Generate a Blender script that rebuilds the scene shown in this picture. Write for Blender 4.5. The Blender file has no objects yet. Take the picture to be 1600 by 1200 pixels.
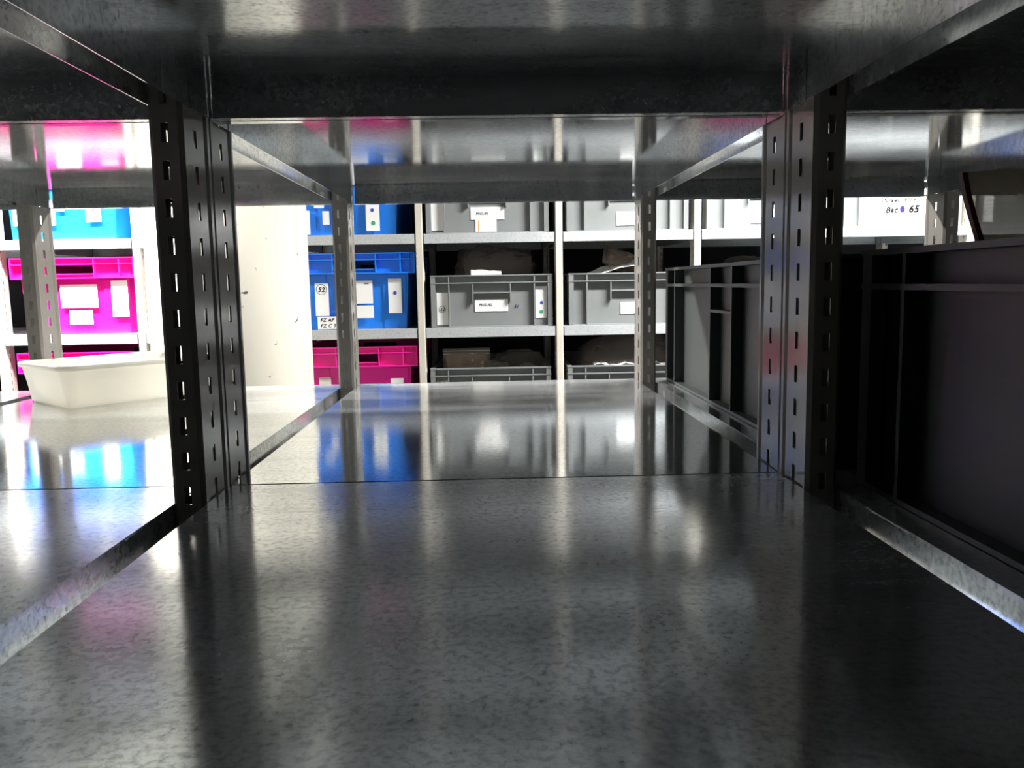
import bpy, bmesh, math, random
from mathutils import Vector, Matrix, noise
C = bpy.context.scene.collection
sc = bpy.context.scene
PI = math.pi
rnd = random.Random(7)

# ---------------------------------------------------------------- camera
def cam_setup():
    yaw, pitch, roll = 0.02562, 0.12044, -0.01721
    f = Vector((math.sin(yaw)*math.cos(pitch), math.cos(yaw)*math.cos(pitch), -math.sin(pitch)))
    rt = Vector((math.cos(yaw), -math.sin(yaw), 0)); up = rt.cross(f)
    r2 = rt*math.cos(roll)+up*math.sin(roll); u2 = -rt*math.sin(roll)+up*math.cos(roll)
    cd = bpy.data.cameras.new('camera'); co = bpy.data.objects.new('camera', cd); C.objects.link(co)
    m = Matrix((r2, u2, -f)).transposed().to_4x4(); m.translation = Vector((0.20355, -0.63812, 0.15175))
    co.matrix_world = m
    cd.sensor_width = 36; cd.lens = 1300.68*36/1600; cd.clip_start = 0.005; cd.clip_end = 60
    sc.camera = co
cam_setup()
w = bpy.data.worlds.new('world'); sc.world = w; w.use_nodes = True
w.node_tree.nodes['Background'].inputs[0].default_value = (0.7, 0.8, 1, 1)
w.node_tree.nodes['Background'].inputs[1].default_value = 0.02
sc.view_settings.view_transform = 'Standard'; sc.view_settings.look = 'None'
sc.view_settings.gamma = 1; sc.view_settings.use_curve_mapping = False
sc.view_settings.exposure = 0.0

ZF, ZC = -1.22, 1.32           # floor and ceiling heights
def area(name, loc, sx, sy, power, col=(1, 0.985, 0.96), rot=(0, 0, 0)):
    l = bpy.data.lights.new(name, 'AREA'); l.shape = 'RECTANGLE'; l.size = sx; l.size_y = sy
    l.energy = power; l.color = col
    o = bpy.data.objects.new(name, l); C.objects.link(o); o.location = loc; o.rotation_euler = rot
    return o
# tube fittings over the far aisle (two), plus an added dim fill light behind the camera
LAMPS = [(-1.22, 1.60, 1.22, 1.25, 235), (1.50, 1.60, 1.22, 1.25, 165), (0.2, -1.9, 1.22, 1.25, 0.6)]
for i, (x, y, z, L, p) in enumerate(LAMPS):
    area('aisle_tube_light', (x, y, z-0.045), L, 0.12, p)

# ---------------------------------------------------------------- dimensions from the photograph
W, G, S, D, P = 0.429, 0.023, 0.057, 0.656, 0.305
FS = 0.030
PITCH = W+G
YC, XC, ZB = 2.089, -0.007, 0.010      # far rack: front plane, left edge of its bay 0, shelf height

# ---------------------------------------------------------------- materials
def mat(name): 
    m = bpy.data.materials.new(name); m.use_nodes = True
    nt = m.node_tree; return m, nt, nt.nodes['Principled BSDF']
def N(nt, t, **kw):
    n = nt.nodes.new(t)
    for k, v in kw.items(): setattr(n, k, v)
    return n
def noise_tex(nt, scale, detail=3, rough=0.5, coord='Object', mapping=None):
    tc = N(nt, 'ShaderNodeTexCoord'); n = N(nt, 'ShaderNodeTexNoise')
    n.inputs['Scale'].default_value = scale; n.inputs['Detail'].default_value = detail; n.inputs['Roughness'].default_value = rough
    if mapping:
        mp = N(nt, 'ShaderNodeMapping'); mp.inputs['Scale'].default_value = mapping
        nt.links.new(tc.outputs[coord], mp.inputs[0]); nt.links.new(mp.outputs[0], n.inputs['Vector'])
    else: nt.links.new(tc.outputs[coord], n.inputs['Vector'])
    return n
def ramp(nt, src, stops):
    r = N(nt, 'ShaderNodeValToRGB'); e = r.color_ramp.elements
    while len(e) < len(stops): e.new(0.5)
    for i, (p, c) in enumerate(stops):
        e[i].position = p; e[i].color = c if len(c) == 4 else (*c, 1)
    nt.links.new(src, r.inputs[0]); return r
def g(v): return (v, v, v)

def steel(name, base, dark, rough, dust=0.0, fleck=0.25):
    m, nt, b = mat(name)
    n1 = noise_tex(nt, 240, 5, 0.72)
    r1 = ramp(nt, n1.outputs['Fac'], [(0.33, dark), (0.54, base), (1, base)])
    nt.links.new(r1.outputs[0], b.inputs['Base Color'])
    b.inputs['Metallic'].default_value = 1.0-dust
    n2 = noise_tex(nt, 9, 4, 0.6)
    mr = N(nt, 'ShaderNodeMapRange'); nt.links.new(n2.outputs['Fac'], mr.inputs[0])
    mr.inputs[1].default_value = .3; mr.inputs[2].default_value = .7
    mr.inputs[3].default_value = rough*0.8; mr.inputs[4].default_value = rough*1.25
    nt.links.new(mr.outputs[0], b.inputs['Roughness'])
    bp = N(nt, 'ShaderNodeBump'); bp.inputs['Strength'].default_value = fleck; bp.inputs['Distance'].default_value = 0.0004
    n3 = noise_tex(nt, 220, 3, 0.6)
    nt.links.new(n3.outputs['Fac'], bp.inputs['Height']); nt.links.new(bp.outputs[0], b.inputs['Normal'])
    return m
M = {}
M['steel'] = steel('galvanised_steel', (0.55, 0.59, 0.62), (0.20, 0.22, 0.24), 0.12, 0.15, 0.05)
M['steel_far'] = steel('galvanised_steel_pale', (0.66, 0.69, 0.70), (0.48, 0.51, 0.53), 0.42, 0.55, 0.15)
def shelf_top_material(name, rough, d0):
    m = steel(name, (0.72, 0.75, 0.77), (0.33, 0.355, 0.38), rough, 0.0, 0.05)
    nt = m.node_tree; b = nt.nodes['Principled BSDF']; out = [n for n in nt.nodes if n.type == 'OUTPUT_MATERIAL'][0]
    # thin film of dust: diffuse, wiped in long arcs
    d = N(nt, 'ShaderNodeBsdfDiffuse'); d.inputs[0].default_value = (0.60, 0.61, 0.60, 1)
    mix = N(nt, 'ShaderNodeMixShader')
    n = noise_tex(nt, 4, 6, 0.65, mapping=(0.35, 3.2, 1))
    n.inputs['Distortion'].default_value = 0.8
    r = ramp(nt, n.outputs['Fac'], [(0.38, g(d0)), (0.55, g(d0*2.5)), (0.72, g(0.28+d0))])
    nt.links.new(r.outputs[0], mix.inputs[0]); nt.links.new(b.outputs[0], mix.inputs[1]); nt.links.new(d.outputs[0], mix.inputs[2])
    nt.links.new(mix.outputs[0], out.inputs[0])
    return m
M['steel_top'] = shelf_top_material('wiped_galvanised_steel', 0.085, 0.05)
M['steel_near'] = shelf_top_material('dull_galvanised_steel', 0.135, 0.10)
def plain(name, col, rough=0.5, metallic=0.0, var=0.08, scale=30, coat=0.0, bump=0.0, spec=0.5):
    m, nt, b = mat(name)
    n = noise_tex(nt, scale, 4, 0.6)
    lo = tuple(max(0, c*(1-var)) for c in col); hi = tuple(min(1, c*(1+var)) for c in col)
    r = ramp(nt, n.outputs['Fac'], [(0.3, lo), (0.7, hi)])
    nt.links.new(r.outputs[0], b.inputs['Base Color'])
    b.inputs['Roughness'].default_value = rough; b.inputs['Metallic'].default_value = metallic
    b.inputs['Coat Weight'].default_value = coat; b.inputs['Coat Roughness'].default_value = 0.08
    b.inputs['Specular IOR Level'].default_value = spec
    if bump:
        bp = N(nt, 'ShaderNodeBump'); bp.inputs['Strength'].default_value = bump; bp.inputs['Distance'].default_value = 0.001
        nt.links.new(n.outputs['Fac'], bp.inputs['Height']); nt.links.new(bp.outputs[0], b.inputs['Normal'])
    return m
M['post'] = plain('grey_painted_post', (0.24, 0.225, 0.20), 0.14, 0.0, 0.05, 12)
M['post_far'] = plain('pale_painted_post', (0.62, 0.58, 0.50), 0.4, 0.0, 0.06, 12)
M['grey'] = plain('grey_plastic', (0.205, 0.218, 0.218), 0.38, 0, 0.06, 8)
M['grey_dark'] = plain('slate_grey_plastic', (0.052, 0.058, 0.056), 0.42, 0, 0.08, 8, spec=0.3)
M['blue'] = plain('blue_plastic', (0.010, 0.22, 0.86), 0.33, 0, 0.05, 8)
M['pink'] = plain('magenta_plastic', (0.86, 0.012, 0.36), 0.33, 0, 0.05, 8)
M['paper'] = plain('white_paper', (0.88, 0.88, 0.86), 0.7, 0, 0.02, 8)
M['paper_dull'] = plain('off_white_paper', (0.66, 0.63, 0.58), 0.7, 0, 0.08, 20)
M['ink'] = plain('black_ink', (0.006, 0.005, 0.010), 0.8, 0, 0.0, spec=0.1)
M['ink_violet'] = plain('violet_ink', (0.03, 0.02, 0.10), 0.8, 0, 0.0, spec=0.1)
M['dot_blue'] = plain('blue_dot', (0.05, 0.06, 0.55), 0.6, 0, 0)
M['dot_green'] = plain('green_dot', (0.05, 0.35, 0.15), 0.6, 0, 0)
M['orange'] = plain('orange_stripe', (0.8, 0.4, 0.1), 0.6, 0, 0)
M['tub'] = plain('white_translucent_plastic', (0.86, 0.83, 0.74), 0.35, 0, 0.02, 6)
def tub_mat():
    m, nt, b = mat('white_translucent_plastic'); out = [n for n in nt.nodes if n.type == 'OUTPUT_MATERIAL'][0]
    b.inputs['Base Color'].default_value = (0.93, 0.91, 0.85, 1); b.inputs['Roughness'].default_value = 0.35
    t = N(nt, 'ShaderNodeBsdfTranslucent'); t.inputs[0].default_value = (0.95, 0.93, 0.86, 1)
    mx = N(nt, 'ShaderNodeMixShader'); mx.inputs[0].default_value = 0.33
    nt.links.new(b.outputs[0], mx.inputs[1]); nt.links.new(t.outputs[0], mx.inputs[2]); nt.links.new(mx.outputs[0], out.inputs[0])
    return m
M['tub'] = tub_mat()
M['rust'] = plain('brown_finds', (0.58, 0.43, 0.32), 0.8, 0, 0.35, 60, bump=0.6)
M['floor'] = plain('grey_screed', (0.07, 0.068, 0.065), 0.35, 0, 0.15, 3)
M['wall'] = plain('dark_grey_rendered_wall', (0.03, 0.03, 0.033), 0.85, 0, 0.08, 5, bump=0.3)
M['ceil'] = plain('grey_ceiling', (0.07, 0.07, 0.07), 0.9, 0, 0.05, 5)
M['lampbody'] = plain('white_lamp_housing', (0.7, 0.7, 0.7), 0.4)
M['zip'] = plain('dark_red_zip', (0.20, 0.015, 0.03), 0.4)
def tube_mat():
    m, nt, b = mat('lit_tube'); b.inputs['Emission Color'].default_value = (1, .97, .92, 1); b.inputs['Emission Strength'].default_value = 3
    return m
M['tube'] = tube_mat()
def concrete():
    m, nt, b = mat('pale_concrete')
    n = noise_tex(nt, 3.0, 5, 0.6, mapping=(1, 1, 0.5))
    r = ramp(nt, n.outputs['Fac'], [(0.3, (0.58, 0.54, 0.44)), (0.7, (0.66, 0.63, 0.54))])
    v = noise_tex(nt, 28, 2, 0.4, mapping=(1, 1, 1.4))
    r2 = ramp(nt, v.outputs['Fac'], [(0.26, (0.12, 0.10, 0.08)), (0.285, (1, 1, 1))])
    mx = N(nt, 'ShaderNodeMixRGB', blend_type='MULTIPLY'); mx.inputs[0].default_value = 1
    nt.links.new(r.outputs[0], mx.inputs[1]); nt.links.new(r2.outputs[0], mx.inputs[2])
    # faint board-mark streaks down the shaft
    s = noise_tex(nt, 14, 3, 0.6, mapping=(1.2, 1.2, 0.05))
    r3 = ramp(nt, s.outputs['Fac'], [(0.30, (0.93, 0.91, 0.86)), (0.42, (1, 1, 1))])
    m2 = N(nt, 'ShaderNodeMixRGB', blend_type='MULTIPLY'); m2.inputs[0].default_value = 1
    nt.links.new(mx.outputs[0], m2.inputs[1]); nt.links.new(r3.outputs[0], m2.inputs[2])
    nt.links.new(m2.outputs[0], b.inputs['Base Color']); b.inputs['Roughness'].default_value = 0.8
    bp = N(nt, 'ShaderNodeBump'); bp.inputs['Strength'].default_value = 0.3; bp.inputs['Distance'].default_value = 0.003
    nt.links.new(r2.outputs[0], bp.inputs['Height']); nt.links.new(bp.outputs[0], b.inputs['Normal'])
    return m
M['concrete'] = concrete()
def film(name, tint, alpha):
    m, nt, b = mat(name); out = [n for n in nt.nodes if n.type == 'OUTPUT_MATERIAL'][0]
    b.inputs['Base Color'].default_value = (*tint, 1); b.inputs['Roughness'].default_value = 0.22
    b.inputs['Specular IOR Level'].default_value = 0.8
    tl = N(nt, 'ShaderNodeBsdfTranslucent'); tl.inputs[0].default_value = (*tint, 1); m0 = N(nt, 'ShaderNodeMixShader'); m0.inputs[0].default_value = 0.45
    nt.links.new(b.outputs[0], m0.inputs[1]); nt.links.new(tl.outputs[0], m0.inputs[2])
    t = N(nt, 'ShaderNodeBsdfTransparent'); mx = N(nt, 'ShaderNodeMixShader'); mx.inputs[0].default_value = alpha
    n = noise_tex(nt, 26, 4, 0.6, mapping=(1, 1, 3))
    bp = N(nt, 'ShaderNodeBump'); bp.inputs['Strength'].default_value = 0.9; bp.inputs['Distance'].default_value = 0.006
    nt.links.new(n.outputs['Fac'], bp.inputs['Height']); nt.links.new(bp.outputs[0], b.inputs['Normal'])
    nt.links.new(t.outputs[0], mx.inputs[1]); nt.links.new(m0.outputs[0], mx.inputs[2]); nt.links.new(mx.outputs[0], out.inputs[0])
    return m
M['film'] = film('clear_plastic_film', (0.80, 0.72, 0.58), 0.8)
M['film_wrap'] = film('wrinkled_plastic_film', (0.62, 0.55, 0.52), 0.4)
M['film_thin'] = film('thin_plastic_film', (0.6, 0.55, 0.5), 0.22)
M['film_dull'] = film('cloudy_plastic_film', (0.50, 0.44, 0.40), 0.45)

# ---------------------------------------------------------------- mesh helpers
class MB:
    def __init__(s): s.v = []; s.f = []
    def box(s, x0, x1, y0, y1, z0, z1):
        n = len(s.v)
        s.v += [(x, y, z) for z in (z0, z1) for x, y in ((x0, y0), (x1, y0), (x1, y1), (x0, y1))]
        s.f += [[n+i for i in q] for q in ((3, 2, 1, 0), (4, 5, 6, 7), (0, 1, 5, 4), (1, 2, 6, 5), (2, 3, 7, 6), (3, 0, 4, 7))]
        return s
    def hexa(s, lo, hi):          # two quads of four points each (bottom, top), counter-clockwise
        n = len(s.v); s.v += list(lo)+list(hi)
        s.f += [[n+i for i in q] for q in ((3, 2, 1, 0), (4, 5, 6, 7), (0, 1, 5, 4), (1, 2, 6, 5), (2, 3, 7, 6), (3, 0, 4, 7))]
        return s
    def rings(s, rings, close=True, cap0=False, cap1=False):
        n = len(s.v); k = len(rings[0])
        for r in rings: s.v += [tuple(p) for p in r]
        for i in range(len(rings)-1):
            for j in range(k if close else k-1):
                a = n+i*k+j; b = n+i*k+(j+1) % k
                s.f.append([a, b, b+k, a+k])
        if cap0: s.f.append([n+j for j in reversed(range(k))])
        if cap1: s.f.append([n+(len(rings)-1)*k+j for j in range(k)])
        return s
    def mesh(s, name, m, smooth=False):
        me = bpy.data.meshes.new(name); me.from_pydata(s.v, [], s.f); me.update()
        me.materials.append(m)
        if smooth:
            me.polygons.foreach_set('use_smooth', [True]*len(me.polygons))
        return me
    def obj(s, name, m, parent=None, loc=None, smooth=False):
        return link(name, s.mesh(name, m, smooth), parent, loc)
def link(name, me, parent=None, loc=None):
    o = bpy.data.objects.new(name, me); C.objects.link(o)
    if parent is not None: o.parent = parent
    if loc is not None: o.location = loc
    return o
def thing(name, label, cat, loc=(0, 0, 0), rz=0, group=None):
    o = bpy.data.objects.new(name, None); C.objects.link(o); o.location = loc; o.rotation_euler = (0, 0, rz)
    o.empty_display_size = 0.05
    o['label'] = label; o['category'] = cat
    if group: o['group'] = group
    return o
def bevel(o, wdt, seg=2):
    b = o.modifiers.new('bevel', 'BEVEL'); b.width = wdt; b.segments = seg; b.limit_method = 'ANGLE'; b.angle_limit = math.radians(40)

# ---------------------------------------------------------------- room
def struct(name, mb, m):
    o = mb.obj(name, m); o['kind'] = 'structure'; return o
RX0, RX1, RY0, RY1 = -4.2, 4.6, -2.7, 2.80
struct('floor', MB().box(RX0-.1, RX1+.1, RY0-.1, RY1+.1, ZF-0.1, ZF), M['floor'])
struct('ceiling', MB().box(RX0-.1, RX1+.1, RY0-.1, RY1+.1, ZC, ZC+0.1), M['ceil'])
struct('wall_back', MB().box(RX0-.1, RX1+.1, RY1, RY1+.1, ZF, ZC), M['wall'])
struct('wall_front', MB().box(RX0-.1, RX1+.1, RY0-.1, RY0, ZF, ZC), M['wall'])
struct('wall_left', MB().box(RX0-.1, RX0, RY0, RY1, ZF, ZC), M['wall'])
struct('wall_right', MB().box(RX1, RX1+.1, RY0, RY1, ZF, ZC), M['wall'])
# round concrete pillar between the racks
ring = lambda z, r=0.222: [(r*math.cos(2*PI*i/96), r*math.sin(2*PI*i/96), z) for i in range(96)]
pl = MB().rings([ring(ZF), ring(ZF+1.0), ring(ZC)], cap0=True, cap1=True).obj('concrete_pillar', M['concrete'], loc=(-0.541, 1.80, 0), smooth=True)
pl['label'] = 'round pale cream concrete pillar with small pockmarks in the aisle'; pl['category'] = 'pillar'
# ceiling fittings; the one behind the camera is an added fill
LL = ['tube lamp on the ceiling above the left end of the far aisle', 'tube lamp on the ceiling above the right end of the far aisle', 'added unseen fill lamp above the aisle behind the camera']
for (x, y, z, L, p), lb in zip(LAMPS, LL):
    t = thing('ceiling_lamp', lb, 'lamp', (x, y, z), group='ceiling lamps')
    MB().box(-L/2-.03, L/2+.03, -.08, .08, -.0, .06).obj('housing', M['lampbody'], t)
    for sx in (-1, 1): MB().box(sx*L*.35-.01, sx*L*.35+.01, -.01, .01, .06, ZC-z).obj('bracket', M['lampbody'], t)
    for sy in (-.04, .04):
        rr = [[(xx, sy+.013*math.cos(2*PI*i/12), -.018+.013*math.sin(2*PI*i/12)) for i in range(12)] for xx in (-L/2, L/2)]
        MB().rings(rr, cap0=True, cap1=True).obj('tube', M['tube'], t, smooth=True)

# ---------------------------------------------------------------- slotted posts
def post_mesh(name, m, off=0.0, closed=False, s=S, z0=ZF, z1=0.93):
    """Square slotted upright, cross-section x in [-G/2,G/2], y in [0,s]; slots in web (y=0) and both sides."""
    h = G/2; ins = 0.0014; hw = 0.003; mid = s*0.5
    # profile (x, y) going round; flag marks the segment that follows as the slot column
    side = [(0, 0), (0.007, 0), (0.0105, ins), (mid-hw, ins), (mid+hw, ins), (s-0.0105, ins), (s-0.007, 0), (s, 0)]
    prof = []
    prof += [(-h+0.003, 0, 0), (off-hw+.0005, 0, 1), (off+hw-.0005, 0, 0), (h-0.003, 0, 0)]
    for i, (y, d) in enumerate(side): 
        if i == 0: prof.append((h, 0.003, 0))
        else: prof.append((h-d, min(y, s-.002), 1 if i == 3 else 0))
    if closed: prof += [(h-.002, s, 0), (-h+.002, s, 0)]
    else: prof += [(h-.001, s, 0), (.0075, s, 2), (-.0075, s, 0), (-h+.001, s, 0)]
    for i, (y, d) in reversed(list(enumerate(side))):
        if i == 0: prof.append((-h, 0.003, 0))
        else: prof.append((-h+d, min(y, s-.002), 1 if i == 4 else 0))
    pitch, sl = 0.025, 0.0125
    zs = []; z = math.ceil((z0+0.02)/pitch)*pitch
    zs.append((z0, False))
    while z+sl < z1-0.005:
        zs.append((z, True)); zs.append((z+sl, False)); z += pitch
    zl = [a for a, _ in zs]+[z1]; fl = [b for _, b in zs]
    n = len(prof); t = 0.0014; v = []; f = []
    cx, cy = 0, s/2
    # inner profile offset towards the centre
    def inner(p):
        return (p[0]-math.copysign(t, p[0]) if abs(p[0]) > .006 else p[0], p[1]+t if p[1] < t*2.2 else (p[1]-t if p[1] > s-t*2.2 else p[1]))
    inn = [inner(p) for p in prof]
    for z in zl:
        v += [(p[0], p[1], z) for p in prof]; v += [(p[0], p[1], z) for p in inn]
    def O(j, i): return j*2*n+i % n
    def I(j, i): return j*2*n+n+i % n
    for j in range(len(fl)):
        for i in range(n):
            if prof[i][2] == 2:        # open back between the two lips
                f.append([O(j, i), I(j, i), I(j+1, i), O(j+1, i)]); f.append([O(j, i+1), O(j+1, i+1), I(j+1, i+1), I(j, i+1)])
            elif prof[i][2] and fl[j]:   # slot: four reveals
                f.append([O(j, i), O(j, i+1), I(j, i+1), I(j, i)])
                f.append([O(j+1, i+1), O(j+1, i), I(j+1, i), I(j+1, i+1)])
                f.append([O(j, i), I(j, i), I(j+1, i), O(j+1, i)])
                f.append([O(j, i+1), O(j+1, i+1), I(j+1, i+1), I(j, i+1)])
            else:
                f.append([O(j, i), O(j, i+1), O(j+1, i+1), O(j+1, i)])
                f.append([I(j, i+1), I(j, i), I(j+1, i), I(j+1, i+1)])
    J = len(fl)
    for i in range(n):
        if prof[i][2] == 2: continue
        f.append([O(J, i), O(J, i+1), I(J, i+1), I(J, i)]); f.append([O(0, i+1), O(0, i), I(0, i), I(0, i+1)])
    me = bpy.data.meshes.new(name); me.from_pydata(v, [], f); me.update(); me.materials.append(m)
    return me
post_me = [post_mesh('post', M['post'], o) for o in (-.0004, .0004)]; post_far_me = [post_mesh('post', M['post_far'], o, True) for o in (-.0035, .0035)]

def shelf_mesh(name, m, far=False):
    """Folded sheet shelf: top sheet at z=0 (top face), flanges down all round, corner tabs, hems."""
    b = MB(); t = 0.0012; e = 0.003
    b.box(0.0005, W-0.0005, 0.0016, D-0.0016, -t, 0)
    for sx in (0, 1):                                   # side flanges with a split corner tab
        x0, x1 = (0.0003, 0.0010) if sx == 0 else (W-0.0010, W-0.0003)
        for y0, y1 in ((0.004, 0.041), (0.043, D-0.043), (D-0.041, D-0.004)):
            b.box(x0, x1, y0, y1, -FS, -t)
    for sy in (0, 1):                                   # end flanges: step half way, bottom hem
        def yy(a, c): return (a, c) if sy == 0 else (D-c, D-a)
        b.box(0.0035, W-0.0035, *yy(0.0016, 0.0017), -0.017, -t)
        b.box(0.0035, W-0.0035, *yy(0.0016, 0.0030), -FS, -0.017)
        b.box(0.0035, W-0.0035, *yy(0.0016, 0.0110), -FS-0.0012, -FS)
    return b.mesh(name, m)
shelf_me = shelf_mesh('shelf', M['steel_top']); shelf_near_me = shelf_mesh('shelf', M['steel_near']); shelf_far_me = shelf_mesh('shelf', M['steel_far'])

def rack(name, label, x0, y0, z0, b0, b1, levels, pm, sm, cat='shelving'):
    """Bays b0..b1; shelf tops at z0+k*P; post pairs at every bay edge."""
    r = thing(name, label, cat, (x0+(b0+b1+1)/2*PITCH-G/2, y0+D/2, ZF))
    o = Vector(r.location)
    for k in range(b0, b1+2):
        x = x0+k*PITCH-G/2
        p = link('post', pm[0 if k > 0 else 1], r, Vector((x, y0+S, 0))-o); p.rotation_euler = (0, 0, PI)
        link('post', pm[1 if k > 0 else 0], r, Vector((x, y0+D-S, 0))-o)
        for zz in (z0-3.4*P, z0+2.75*P):      # cross ties between the front and back upright
            MB().box(-.004, .004, -(D-2*S)/2, (D-2*S)/2, -.012, .012).obj('tie', M['steel'], r, Vector((x, y0+D/2, zz))-o)
    for k in range(b0, b1+1):
        for lv in levels:
            link('shelf', sm, r, Vector((x0+k*PITCH, y0, z0+lv*P))-o)
    return r
rack('shelving_rack', 'galvanized shelving rack nearest the camera, its bare dusty shelf fills the foreground', 0, -D, 0, -2, 2, (-2, -1, 0, 1, 2), post_me, shelf_near_me)
rack('shelving_rack', 'galvanized shelving rack directly behind the foreground one, with the white tub on it', 0, 0, 0, -2, 2, (-2, -1, 0, 1, 2), post_me, shelf_me)
rack('shelving_rack', 'far shelving rack with cream posts, holding the pink, blue and grey crates', XC, YC, ZB, -5, 4, (-3, -2, -1, 0, 1, 2), post_far_me, shelf_far_me)

# ---------------------------------------------------------------- crates
def ring_rect(b, x0, x1, y0, y1, z0, z1, t):
    b.box(x0, x1, y0, y0+t, z0, z1); b.box(x0, x1, y1-t, y1, z0, z1)
    b.box(x0, x0+t, y0+t, y1-t, z0, z1); b.box(x1-t, x1, y0+t, y1-t, z0, z1)
def grey_body():
    """400 x 600 x 170 stacking crate; x across, y depth from the front at 0, z from its base."""
    b = MB(); w, d, h, r, t = 0.2, 0.6, 0.170, 0.014, 0.003
    X0, X1, Y0, Y1 = -w+r, w-r, r, d-r
    ring_rect(b, X0, X1, Y0, Y1, 0.004, h-0.001, t); b.box(X0, X1, Y0, Y1, 0.0, 0.004)
    for z0, z1, rr in ((h-0.004, h, 0), (0.1425, 0.1465, 0), (0, 0.0035, 0.002)):
        ring_rect(b, -w+rr, w-rr, rr, d-rr, z0, z1, r+0.001)
    def vr(x0, x1, y0, y1, z0=0.0035, z1=h-0.004): b.box(x0, x1, y0, y1, z0, z1)
    for sx in (-1, 1):
        for c, hw in ((0.140, .0022), (0.186, .0022)):
            for y in ((0.001, r+.001), (d-r-.001, d-.001)): vr(sx*c-hw, sx*c+hw, *y)
        for c in (0.060, 0.255, 0.345, 0.54):          # ribs on the long sides
            x = (w-r-.001, w-.001) if sx > 0 else (-w+.001, -w+r+.001)
            vr(*x, c-.0022, c+.0022)
        for y in ((.001, r+.001), (d-r-.001, d-.001)):
            vr(*sorted((sx*(w-.001), sx*(w-r-.001))), *y)
    return b.mesh('body', M['grey'])
def grey_grip():
    """Grip recess: two short ribs and the bar between them (front face plane)."""
    b = MB(); r = 0.013
    for s in (-1, 1): b.box(s*0.0615-.002, s*0.0615+.002, 0.001, r, 0.083, 0.1425)
    b.box(-.0595, .0595, 0.001, r, 0.110, 0.1145)
    return b.mesh('grip', M['grey'])
gb, gg = grey_body(), grey_grip()
M['near_dark'] = plain('near_dark_plastic', (0.026, 0.027, 0.029), 0.45, 0, 0.08, 8, spec=0.25)  # darker tone of the slate grey plastic, for the nearest crate only
gb3 = gb.copy(); gb3.materials[0] = M['near_dark']; gg3 = gg.copy(); gg3.materials[0] = M['near_dark']
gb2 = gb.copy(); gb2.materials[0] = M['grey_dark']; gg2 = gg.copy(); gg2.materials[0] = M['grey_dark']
def side_grip():
    return MB().box(-.0448, .0448, 0.001, .0135, 0.112, 0.1155).mesh('grip', M['grey_dark'])
sg2 = side_grip(); sg3 = side_grip(); sg3.materials[0] = M['near_dark']
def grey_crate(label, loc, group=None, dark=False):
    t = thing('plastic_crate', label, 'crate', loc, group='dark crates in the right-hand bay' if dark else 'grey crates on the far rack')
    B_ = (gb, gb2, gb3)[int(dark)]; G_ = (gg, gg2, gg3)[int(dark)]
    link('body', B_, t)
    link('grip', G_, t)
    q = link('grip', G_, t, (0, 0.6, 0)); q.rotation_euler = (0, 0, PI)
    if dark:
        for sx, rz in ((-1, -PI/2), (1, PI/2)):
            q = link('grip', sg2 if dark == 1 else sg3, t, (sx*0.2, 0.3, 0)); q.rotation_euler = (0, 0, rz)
    return t
def tall_body(m):
    b = MB(); w, d, h, r, t = 0.197, 0.6, 0.247, 0.016, 0.003
    yb = r; zb0 = 0.182
    # tapered lower body, hollow: four slanted walls and a floor
    def quad(z, i): k = 0.010*(1-z/zb0); a = w-r-.008-k-i; return [(-a, yb+.004+k+i), (a, yb+.004+k+i), (a, d-yb-.004-k-i), (-a, d-yb-.004-k-i)]
    o0, o1, i0, i1 = quad(0, 0), quad(zb0, 0), quad(0.004, t), quad(zb0, t)
    R = lambda q, z: [(x, y, z) for x, y in q]
    b.rings([R(o0, 0), R(o1, zb0)], cap0=True); b.rings([R(i1, zb0), R(i0, .004)], cap1=False)
    b.f.append([len(b.v)-4, len(b.v)-3, len(b.v)-2, len(b.v)-1])
    # raised outer panels on the lower front
    for s in (-1, 1):
        lo = [(s*.128-.038, yb+.0115, 0.0), (s*.128+.034, yb+.0115, 0), (s*.128+.034, yb+.016, 0), (s*.128-.038, yb+.016, 0)]
        hi = [(s*.130-.040, yb+.0005, .176), (s*.130+.034, yb+.0005, .176), (s*.130+.034, yb+.006, .176), (s*.130-.040, yb+.006, .176)]
        b.hexa(lo, hi)
    # band wall round the top with hand holes front and back
    X0, X1, Y0, Y1 = -w+r, w-r, yb, d-yb
    for y0, y1 in ((Y0, Y0+t), (Y1-t, Y1)):
        b.box(X0, -.066, y0, y1, zb0, h-.002); b.box(.066, X1, y0, y1, zb0, h-.002)
        b.box(-.066, .066, y0, y1, zb0, .196); b.box(-.066, .066, y0, y1, .222, h-.002)
    for x0, x1 in ((X0, X0+t), (X1-t, X1)): b.box(x0, x1, Y0+t, Y1-t, zb0, h-.002)
    for z0, z1 in ((h-.0035, h), (.2245, .2275), (.1800, .1845)): ring_rect(b, -w, w, 0, d, z0, z1, r+.001)
    for s in (-1, 1):
        for c in (.070, .150, .1955):
            for y in ((.001, r), (d-r, d-.001)): b.box(s*c-.0018, s*c+.0018, *y, .1845, h-.0035)
        for c in (.02, .15, .3, .45, .58):
            x = (w-r, w-.001) if s > 0 else (-w+.001, -w+r)
            b.box(*x, c-.002, c+.002, .1845, h-.0035)
    for y in ((.003, r), (d-r, d-.003)): b.box(-.066, .066, *y, .1925, .196)      # lower lip of the hand hole
    return b.mesh('body', m)
tb = {'blue': tall_body(M['blue']), 'pink': tall_body(M['pink'])}
def tall_crate(col, label, loc, group=None):
    t = thing('plastic_crate', label, 'crate', loc, group=('blue' if col == 'blue' else 'pink')+' crates on the far rack')
    link('body', tb[col], t)
    return t
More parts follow.
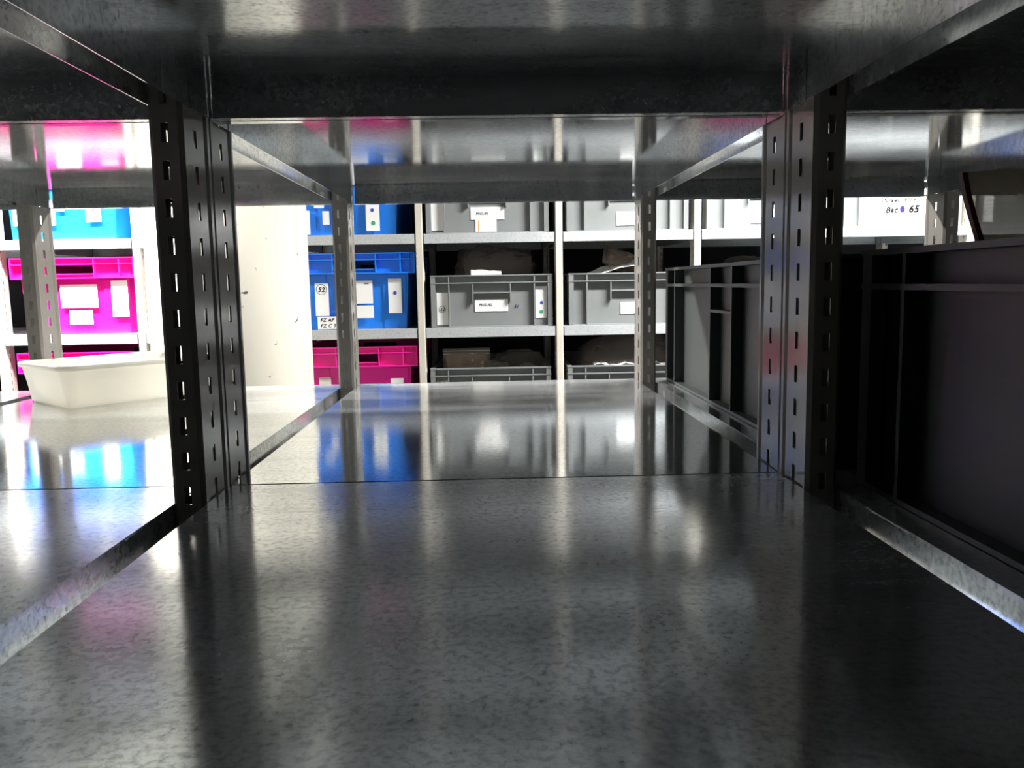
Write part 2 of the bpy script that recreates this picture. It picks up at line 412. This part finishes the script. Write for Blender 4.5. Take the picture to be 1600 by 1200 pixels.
def paper(t, x0, x1, z0, z1, y=0.0125, name='paper_label', m='paper', tilt=0):
    o = MB().box(-(x1-x0)/2, (x1-x0)/2, -.0004, .0004, -(z1-z0)/2, (z1-z0)/2).obj(name, M[m], t, ((x0+x1)/2, y, (z0+z1)/2))
    o.rotation_euler = (0, tilt, 0)
    return o
def write(parent, s, x, z, size, m='ink', y=-.0007, shear=0.25, name='handwriting', tilt=0, wx=1.0, bold=0.035):
    cu = bpy.data.curves.new('w', 'FONT'); cu.body = s; cu.size = size; cu.shear = shear; cu.extrude = 0.00012
    cu.align_x = 'LEFT'; cu.space_character = 1.1; cu.bevel_depth = size*bold*0.6; cu.bevel_resolution = 0
    ob = bpy.data.objects.new('w', cu); C.objects.link(ob)
    me = bpy.data.meshes.new_from_object(ob); bpy.data.objects.remove(ob); me.materials.clear(); me.materials.append(M[m])
    o = link(name, me, parent, (x, y, z)); o.rotation_euler = (PI/2, tilt, 0); o.scale = (wx, 1, 1)
    return o
def disc(parent, x, z, r, m, y=-.0006, name='sticker_dot', sq=1.0):
    rr = [[(r*math.cos(2*PI*i/20)*(1+.08*math.sin(3*i)*(sq != 1)), yy, r*sq*math.sin(2*PI*i/20)) for i in range(20)] for yy in (.0002, -.0004)]
    return MB().rings(rr, cap0=True, cap1=True).obj(name, M[m], parent, (x, y, z))
def circle_line(parent, x, z, r, m='ink', y=-.0006):
    rr = []
    for i in range(24):
        a = 2*PI*i/24; c, s_ = math.cos(a), math.sin(a)
        rr.append([((r)*c, 0, (r)*s_), ((r-.0012)*c, 0, (r-.0012)*s_), ((r-.0012)*c, -.0003, (r-.0012)*s_), (r*c, -.0003, r*s_)])
    return MB().rings(rr+[rr[0]]).obj('handwriting', M[m], parent, (x, y, z))

cx = lambda k: XC+k*PITCH+W/2            # centre of a far bay
lz = lambda l: ZB+l*P+0.0005             # top of a far shelf
FY = YC+0.012
# far rack, shelf level with the camera's shelf
c = grey_crate('grey crate with MIGUEL and 51 written on its front, on the middle far shelf', (cx(0)+.005, FY, lz(0)))
p = paper(c, -.141, -.1645+.008, .008, .115, y=.0132); p.name = 'paper_label'
p.data = MB().box(-.0185, .0185, -.0004, .0004, -.0535, .0535).mesh('paper_label', M['paper']); p.location.x = -.1625
write(p, '52', -.0085, -.007, .015); circle_line(p, -.001, -.002, .0115)
p = paper(c, -.056, .053, .051, .090); write(p, 'MIGUEL', -.041, -.002, .012)
p = paper(c, .144, .181, .026, .130)
disc(p, .001, -.0015, .0052, 'dot_blue'); disc(p, -.0005, -.032, .0062, 'dot_green', sq=1.05)
write(c, '51', .073, .061, .014, 'ink_violet', y=.0136)
c = grey_crate('grey crate with a brown wedge-shaped bag on top, right of the MIGUEL crate', (cx(1)+.006, FY, lz(0)))
paper(c, -.028, .075, .034, .073)
c = grey_crate('middle far grey crate, mostly hidden behind the slate grey crate', (cx(2)+.004, FY, lz(0)))
c = tall_crate('blue', 'blue crate on the middle far shelf, its right label has one blue dot', (-.233, FY, lz(0)))
p = paper(c, -.132, -.088, .045, .152, y=.0165); write(p, '52', -.012, .026, .020); circle_line(p, -.001, .033, .017)
p = paper(c, -.127, -.030, .002, .043, y=.0150); write(p, 'FZ AF', -.040, .004, .016); write(p, 'FZ C 3', -.040, -.015, .016)
p = paper(c, -.060, .056, .083, .158, y=.0165); MB().box(-.008, .008, -.0006, -.0002, -.0012, .0012).obj('ink_mark', M['ink_violet'], p, (.038, -.0002, .027))
p = paper(c, -.060, .057, .036, .077, y=.0165)
p = paper(c, .107, .150, .050, .163, y=.0155); disc(p, 0, .01, .006, 'dot_blue')
c = tall_crate('pink', 'bright pink crate with white labels on the middle far shelf, left of the pillar', (-1.137, FY, lz(0)))
paper(c, -.049, .070, .086, .161, y=.0165); paper(c, -.025, .050, .032, .078, y=.0165); paper(c, .115, .168, .055, .172, y=.0155)
# upper far shelf
c = grey_crate('upper grey crate with two labels in a T shape, above the MIGUEL crate', (cx(0)-.004, FY, lz(1)))
paper(c, -.1825, -.1425, .010, .125, y=.0132)
p = paper(c, -.054, .055, .043, .083); write(p, 'MIGUEL', -.038, -.004, .011)
p = paper(c, -.039, .029, .002, .0425); MB().box(-.0018, .0018, -.0004, .0003, -.019, .019).obj('orange_stripe', M['orange'], p, (-.024, -.0006, 0))
c = grey_crate('grey crate on the upper far shelf, second grey one right of the blue crates', (cx(1)+.0, FY, lz(1)))
paper(c, -.035, .060, .018, .062)
c = grey_crate('grey crate on the upper far shelf, immediately left of the one reading 65', (cx(2)+.006, FY, lz(1)))
paper(c, -.05, .055, .018, .064)
c = grey_crate('grey crate with a large paper reading 65 on the upper far shelf', (cx(3)-.002, FY, lz(1)))
p = paper(c, -.096, .134, .006, .118, m='paper_dull'); write(p, 'Morales 1977 F', -.082, .018, .0165, 'ink', bold=.05); write(p, 'Bac', -.068, -.016, .026, 'ink', bold=.06); write(p, '65', .008, -.016, .032, 'ink', bold=.07)
disc(p, -.012, -.006, .0085, 'ink_violet', sq=1.3)
c = grey_crate('grey crate on the upper far shelf at the far right, behind the clear plastic bag', (cx(4)+.0, FY, lz(1)))
paper(c, -.1825, -.1425, .010, .125, y=.0132)
c = tall_crate('blue', 'upper blue crate right of the pillar, its label has blue and green dots', (-.258, FY, lz(1)))
p = paper(c, -.165, -.113, .004, .080, y=.0165)
paper(c, -.098, -.066, .088, .112, y=.0165); paper(c, -.072, -.050, .035, .078, y=.0165); paper(c, -.04, .028, .03, .12, y=.0165)
p = paper(c, .068, .112, .013, .128, y=.0155); disc(p, -.001, .0085, .0058, 'dot_blue'); disc(p, .001, -.033, .0068, 'dot_green', sq=1.05)
c = tall_crate('blue', 'pale lit blue crate on the upper far shelf, above the bright pink crate', (-1.162, FY, lz(1)))
paper(c, -.155, -.02, .046, .125, y=.0165); paper(c, -.015, .01, .09, .12, y=.0165); p = paper(c, .077, .125, .055, .14, y=.0155); disc(p, 0, -.01, .005, 'dot_green')
# lower far shelf
c = grey_crate('grey crate on the lower far shelf under the MIGUEL crate, heaped with brown bags', (cx(0)-.003, FY, lz(-1)))
p = paper(c, -.181, -.1435, .008, .129, y=.0132, m='paper_dull'); write(p, '53', -.009, .045, .015); circle_line(p, -.001, .050, .0115)
c = grey_crate('grey crate on the lower far shelf, with a draped plastic bag rising from it', (cx(1)+.0, FY, lz(-1)))
c = grey_crate('lower far grey crate seen in the narrow gap beside the slate grey crate', (cx(2)-.002, FY, lz(-1)))
c = tall_crate('pink', 'magenta crate on the lower far shelf, under the blue crate right of the pillar', (-.233, FY, lz(-1)))
paper(c, -.132, -.092, .040, .148, y=.0165, m='paper_dull'); paper(c, .105, .148, .050, .140, y=.0155); paper(c, -.03, .042, .04, .112, y=.0165)
c = tall_crate('pink', 'magenta crate on the lower far shelf, its rim just above the white tub', (-1.137, FY, lz(-1)))

# near dark crates in the right-hand bay
KX = 0.672
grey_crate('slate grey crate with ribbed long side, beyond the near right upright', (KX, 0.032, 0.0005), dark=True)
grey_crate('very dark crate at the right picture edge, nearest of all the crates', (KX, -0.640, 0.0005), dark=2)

# ---------------------------------------------------------------- plastic bags
def blob_mesh(name, m, w, d, h, seed, cr=0.25, flat=0.0, nu=40, nv=20, sharp=0.0):
    """Crumpled bag: superellipsoid sitting on z=0 with creases."""
    b = MB(); rings = []
    for j in range(nv+1):
        a = -PI/2+PI*j/nv; ca = max(math.cos(a), 1e-3)**0.55; sa = math.copysign(abs(math.sin(a))**0.8, math.sin(a))
        r = []
        for i in range(nu):
            u = 2*PI*i/nu; cu, su = math.cos(u), math.sin(u)
            x = math.copysign(abs(cu)**0.7, cu)*ca; y = math.copysign(abs(su)**0.7, su)*ca; z = sa
            q = Vector((x*1.6, y*1.6, z*1.3))+Vector((seed*7.3, seed*3.1, 0))
            n1 = noise.noise(q)*.5+abs(noise.noise(q*2.3))*.5-abs(noise.noise(q*4.7))*.35
            k = 1+cr*n1
            r.append((x*w/2*k, y*d/2*k, max(0, h/2*(1+z*k*(1+sharp*x)))))
        rings.append(r)
    b.rings(rings, cap0=True, cap1=True)
    return b.mesh(name, m, True)
def bag(label, loc, w, d, h, seed, filmm='film_dull', fill=0.75, content='rust', sharp=0.0, rz=0, group=None, cr=.3):
    t = thing('plastic_bag', label, 'bag', loc, rz, 'bags of finds in the far crates')
    link('film', blob_mesh('film', M[filmm], w, d, h, seed, cr, sharp=sharp), t)
    if fill: link('contents', blob_mesh('contents', M[content], w*fill, d*fill, h*fill*.8, seed+3, .45), t)
    return t
zi = lz(0)+.004; zl_ = lz(-1)+.004; 
bag('cloudy crumpled bag filling the MIGUEL crate, bulging up to the shelf above', (cx(0)+.02, FY+.25, zi), .29, .36, .258, 1, cr=.42, fill=.62, filmm='film_wrap')
bag('low crumpled bag under the wedge, in the crate right of the MIGUEL crate', (cx(1)+.02, FY+.27, zi), .32, .42, .165, 4)
def sheet(name, label, cat, loc, pts, m, th=.0012, rz=0):
    """Folded paper or film sheet through a grid of points (rows of equal length)."""
    t = MB(); R, K = len(pts), len(pts[0])
    t.v = [tuple(p) for r in pts for p in r]+[(p[0], p[1]+th, p[2]-th) for r in pts for p in r]
    n = R*K
    for i in range(R-1):
        for j in range(K-1):
            a = i*K+j; t.f.append([a, a+1, a+K+1, a+K]); t.f.append([n+a+K, n+a+K+1, n+a+1, n+a])
    for i in range(R-1):
        for j in (0, K-1):
            a = i*K+j; q = [a, a+K, n+a+K, n+a]; t.f.append(q if j == 0 else q[::-1])
    for j in range(K-1):
        for i in (0, R-1):
            a = i*K+j; q = [a+1, a, n+a, n+a+1]; t.f.append(q if i == 0 else q[::-1])
    o = t.obj(name, m, None, loc, smooth=False)
    if label: o['label'] = label; o['category'] = cat
    return o
def crumple(w, d, hfun, seed, nx=9, ny=5, amp=.008):
    return [[(w*(i/(nx-1)-.5), d*j/(ny-1), hfun(i/(nx-1), j/(ny-1))+amp*noise.noise(Vector((i*.9+seed, j*.9, seed)))) for i in range(nx)] for j in range(ny)]
sheet('folded_paper', 'folded white paper on the bags in the crate right of the MIGUEL crate', 'paper', (cx(1)-.045, FY+.03, lz(0)+.142),
      crumple(.22, .09, lambda u, v: .012+.055*u-.03*abs(u-.6)+.02*v, 3), M['paper'])
sheet('folded_paper', 'small pinkish white paper sticking up behind the rim of the MIGUEL crate', 'paper', (cx(0)-.012, FY+.026, lz(0)+.150),
      crumple(.10, .012, lambda u, v: .012+.020*v+.006*(1-u), 5, amp=.004), M['paper_dull'])
def pouch(label, loc, w, h, th, seed, rz=0, tilt=0):
    t = thing('plastic_bag', label, 'bag', loc, rz, 'bags of finds in the far crates'); t.rotation_euler = (tilt, 0, rz)
    def grid(k, e, sd, amp):
        b = MB(); nx, nz = 18, 16
        for s_ in (-1, 1):
            for j in range(nz+1):
                for i in range(nx+1):
                    u, v = i/nx*2-1, j/nz*2-1
                    puff = (1-abs(u)**3)*(1-abs(v+.15)**3 if abs(v+.15) < 1 else 0)
                    q = noise.noise(Vector((u*2.2+sd, v*2.2, sd+s_)))
                    b.v.append((u*w/2*k, s_*(.0008+th/2*e*puff*(1+amp*q)), (v*h/2*k+h/2)))
            n0 = len(b.v)-(nx+1)*(nz+1)
            for j in range(nz):
                for i in range(nx):
                    a = n0+j*(nx+1)+i; q = [a, a+1, a+nx+2, a+nx+1]; b.f.append(q if s_ < 0 else q[::-1])
        return b
    grid(1, 1.15, seed, 1.0).obj('film', M['film_dull'], t, smooth=True)
    grid(.86, .95, seed+4, 2.2).obj('contents', M['rust'], t, smooth=True)
    for zz in (.96, .915):
        MB().box(-w/2, w/2, -.0022, -.0008, h*zz-.0012, h*zz+.0012).obj('zip_strip', M['paper_dull'], t)
    return t
pouch('square zip bag of brown finds, left of the heap in the crate under MIGUEL', (cx(0)-.085, FY+.10, zl_), .160, .225, .05, 11)
wd = pouch('flat pinkish brown wedge-shaped bag sticking up from the crate right of the MIGUEL crate', (cx(1)+.015, FY+.055, zi+.162), .20, .19, .040, 8)
wd.rotation_euler = (-1.15, math.radians(24), 0)
bag('lumpy bag of brown finds, right of the heap in the crate under MIGUEL', (cx(0)+.095, FY+.17, zl_), .19, .24, .200, 14, filmm='film_thin', fill=.95, cr=.45)
bag('small brown bag tucked low at the rim between two larger ones, crate under MIGUEL', (cx(0)+.0, FY+.06, zl_), .12, .05, .180, 15, filmm='film_thin', fill=.95, cr=.4)
bag('long draped cloudy bag sloping up out of a lower far crate', (cx(1)+.02, FY+.21, zl_), .34, .34, .262, 21, sharp=.22, cr=.3)
sheet('folded_paper', 'crumpled white paper along the crate rim in front of the draped bag', 'paper', (cx(1)+.03, FY+.022, lz(-1)+.155),
      crumple(.28, .03, lambda u, v: .016+.004*math.sin(u*20)+.004*v, 9, nx=22, amp=.010), M['paper'])
bag('thin cloudy bag standing in the lower far crate behind the narrow gap', (cx(2)-.05, FY+.2, zl_), .26, .3, .235, 31, sharp=-.1)
bag('dark crumpled bag in the far crate hidden behind the slate grey crate', (cx(2)+.05, FY+.25, zi), .26, .3, .215, 33)

# big clear zip bag leaning out of the near dark crate
def big_bag():
    t = thing('zip_bag', 'large clear bag with dark red zip edge leaning out of the nearest crate', 'bag', (0.574, -0.135, 0.006))
    rows = []
    nx, nz = 16, 14
    for j in range(nz+1):
        v = j/nz; r = []
        for i in range(nx+1):
            u = i/nx
            # left (zip) edge leans left going up
            xl = -.012-.040*v**1.2; xr = .24
            x = xl+(xr-xl)*u
            top = .214-.05*max(0, u-.25)
            z = top*v
            y = .05*v+.013*math.sin(u*24+v*3)*(.5+.6*v)+.006*abs(math.sin(u*41-v*5))+.014*noise.noise(Vector((u*6, v*3, 2)))
            r.append((x, y, z))
        rows.append(r)
    b = MB(); K = nx+1; n = (nz+1)*K
    b.v = [p for r in rows for p in r]+[(p[0], p[1]+.016*math.sin(PI*min(1, i/nx*4))*(1-abs(j/nz-.4))+.0008, p[2]) for j, r in enumerate(rows) for i, p in enumerate(r)]
    for j in range(nz):
        for i in range(nx):
            a = j*K+i; b.f.append([a, a+1, a+K+1, a+K]); b.f.append([n+a+K, n+a+K+1, n+a+1, n+a])
    for j in range(nz):
        for i in (0, nx): a = j*K+i; b.f.append([a, a+K, n+a+K, n+a])
    for i in range(nx):
        for j in (0, nz): a = j*K+i; b.f.append([a, a+1, n+a+1, n+a])
    b.obj('film', M['film'], t, smooth=True)
    z = MB(); rr = []
    for j in range(nz+1):
        x, y, zz = rows[j][0]; rr.append([(x-.0018, y-.002, zz), (x+.0018, y-.002, zz), (x+.0018, y+.003, zz), (x-.0018, y+.003, zz)])
    z.rings(rr, cap0=True, cap1=True).obj('zip_strip', M['zip'], t)
    link('contents', blob_mesh('contents', M['rust'], .18, .16, .12, 41, .4), t, (.13, .05, 0))
big_bag()

# ---------------------------------------------------------------- white tub
def tub():
    t = thing('plastic_tub', 'shallow white plastic tub with rolled rim standing on the left shelf', 'tub', (0, 0, 0.0005))
    a = math.atan2(.0906, .0812)                     # direction of its long side
    L, Wd, H = .205, .135, .0555
    ux, uy = math.cos(a), math.sin(a); vx, vy = -uy, ux
    cx0 = -.340+ux*L/2+vx*Wd/2; cy0 = .440+uy*L/2+vy*Wd/2
    t.location = (cx0, cy0, 0.0005); t.rotation_euler = (0, 0, a)
    def rr(l, w_, r, z):
        out = []
        for (sx, sy, a0) in ((1, 1, 0), (-1, 1, PI/2), (-1, -1, PI), (1, -1, 3*PI/2)):
            for i in range(7):
                q = a0+PI/2*i/6; out.append((sx*(l/2-r)+r*math.cos(q), sy*(w_/2-r)+r*math.sin(q), z))
        return out
    f = .008
    R = [rr(L-.004, Wd-.004, .012, 0), rr(L, Wd, .013, .003), rr(L+f, Wd+f, .016, H*.5), rr(L+2*f, Wd+2*f, .018, H-.008),
         rr(L+2*f-.003, Wd+2*f-.003, .018, H-.003), rr(L+2*f-.004, Wd+2*f-.004, .017, H-.003), rr(L+f-.003, Wd+f-.003, .014, H*.5), rr(L-.003, Wd-.003, .012, .003), rr(L-.01, Wd-.01, .01, .002)]
    MB().rings(R, cap0=True, cap1=True).obj('body', M['tub'], t, smooth=True)
    e = 2*f
    R = [rr(L+e-.004, Wd+e-.004, .018, H-.003), rr(L+e+.001, Wd+e+.001, .019, H-.006), rr(L+e+.008, Wd+e+.008, .022, H-.0065), rr(L+e+.010, Wd+e+.010, .023, H-.003),
         rr(L+e+.008, Wd+e+.008, .022, H), rr(L+e-.002, Wd+e-.002, .018, H)]
    R.append(R[0])
    MB().rings(R).obj('rim', M['tub'], t, smooth=True)
tub()
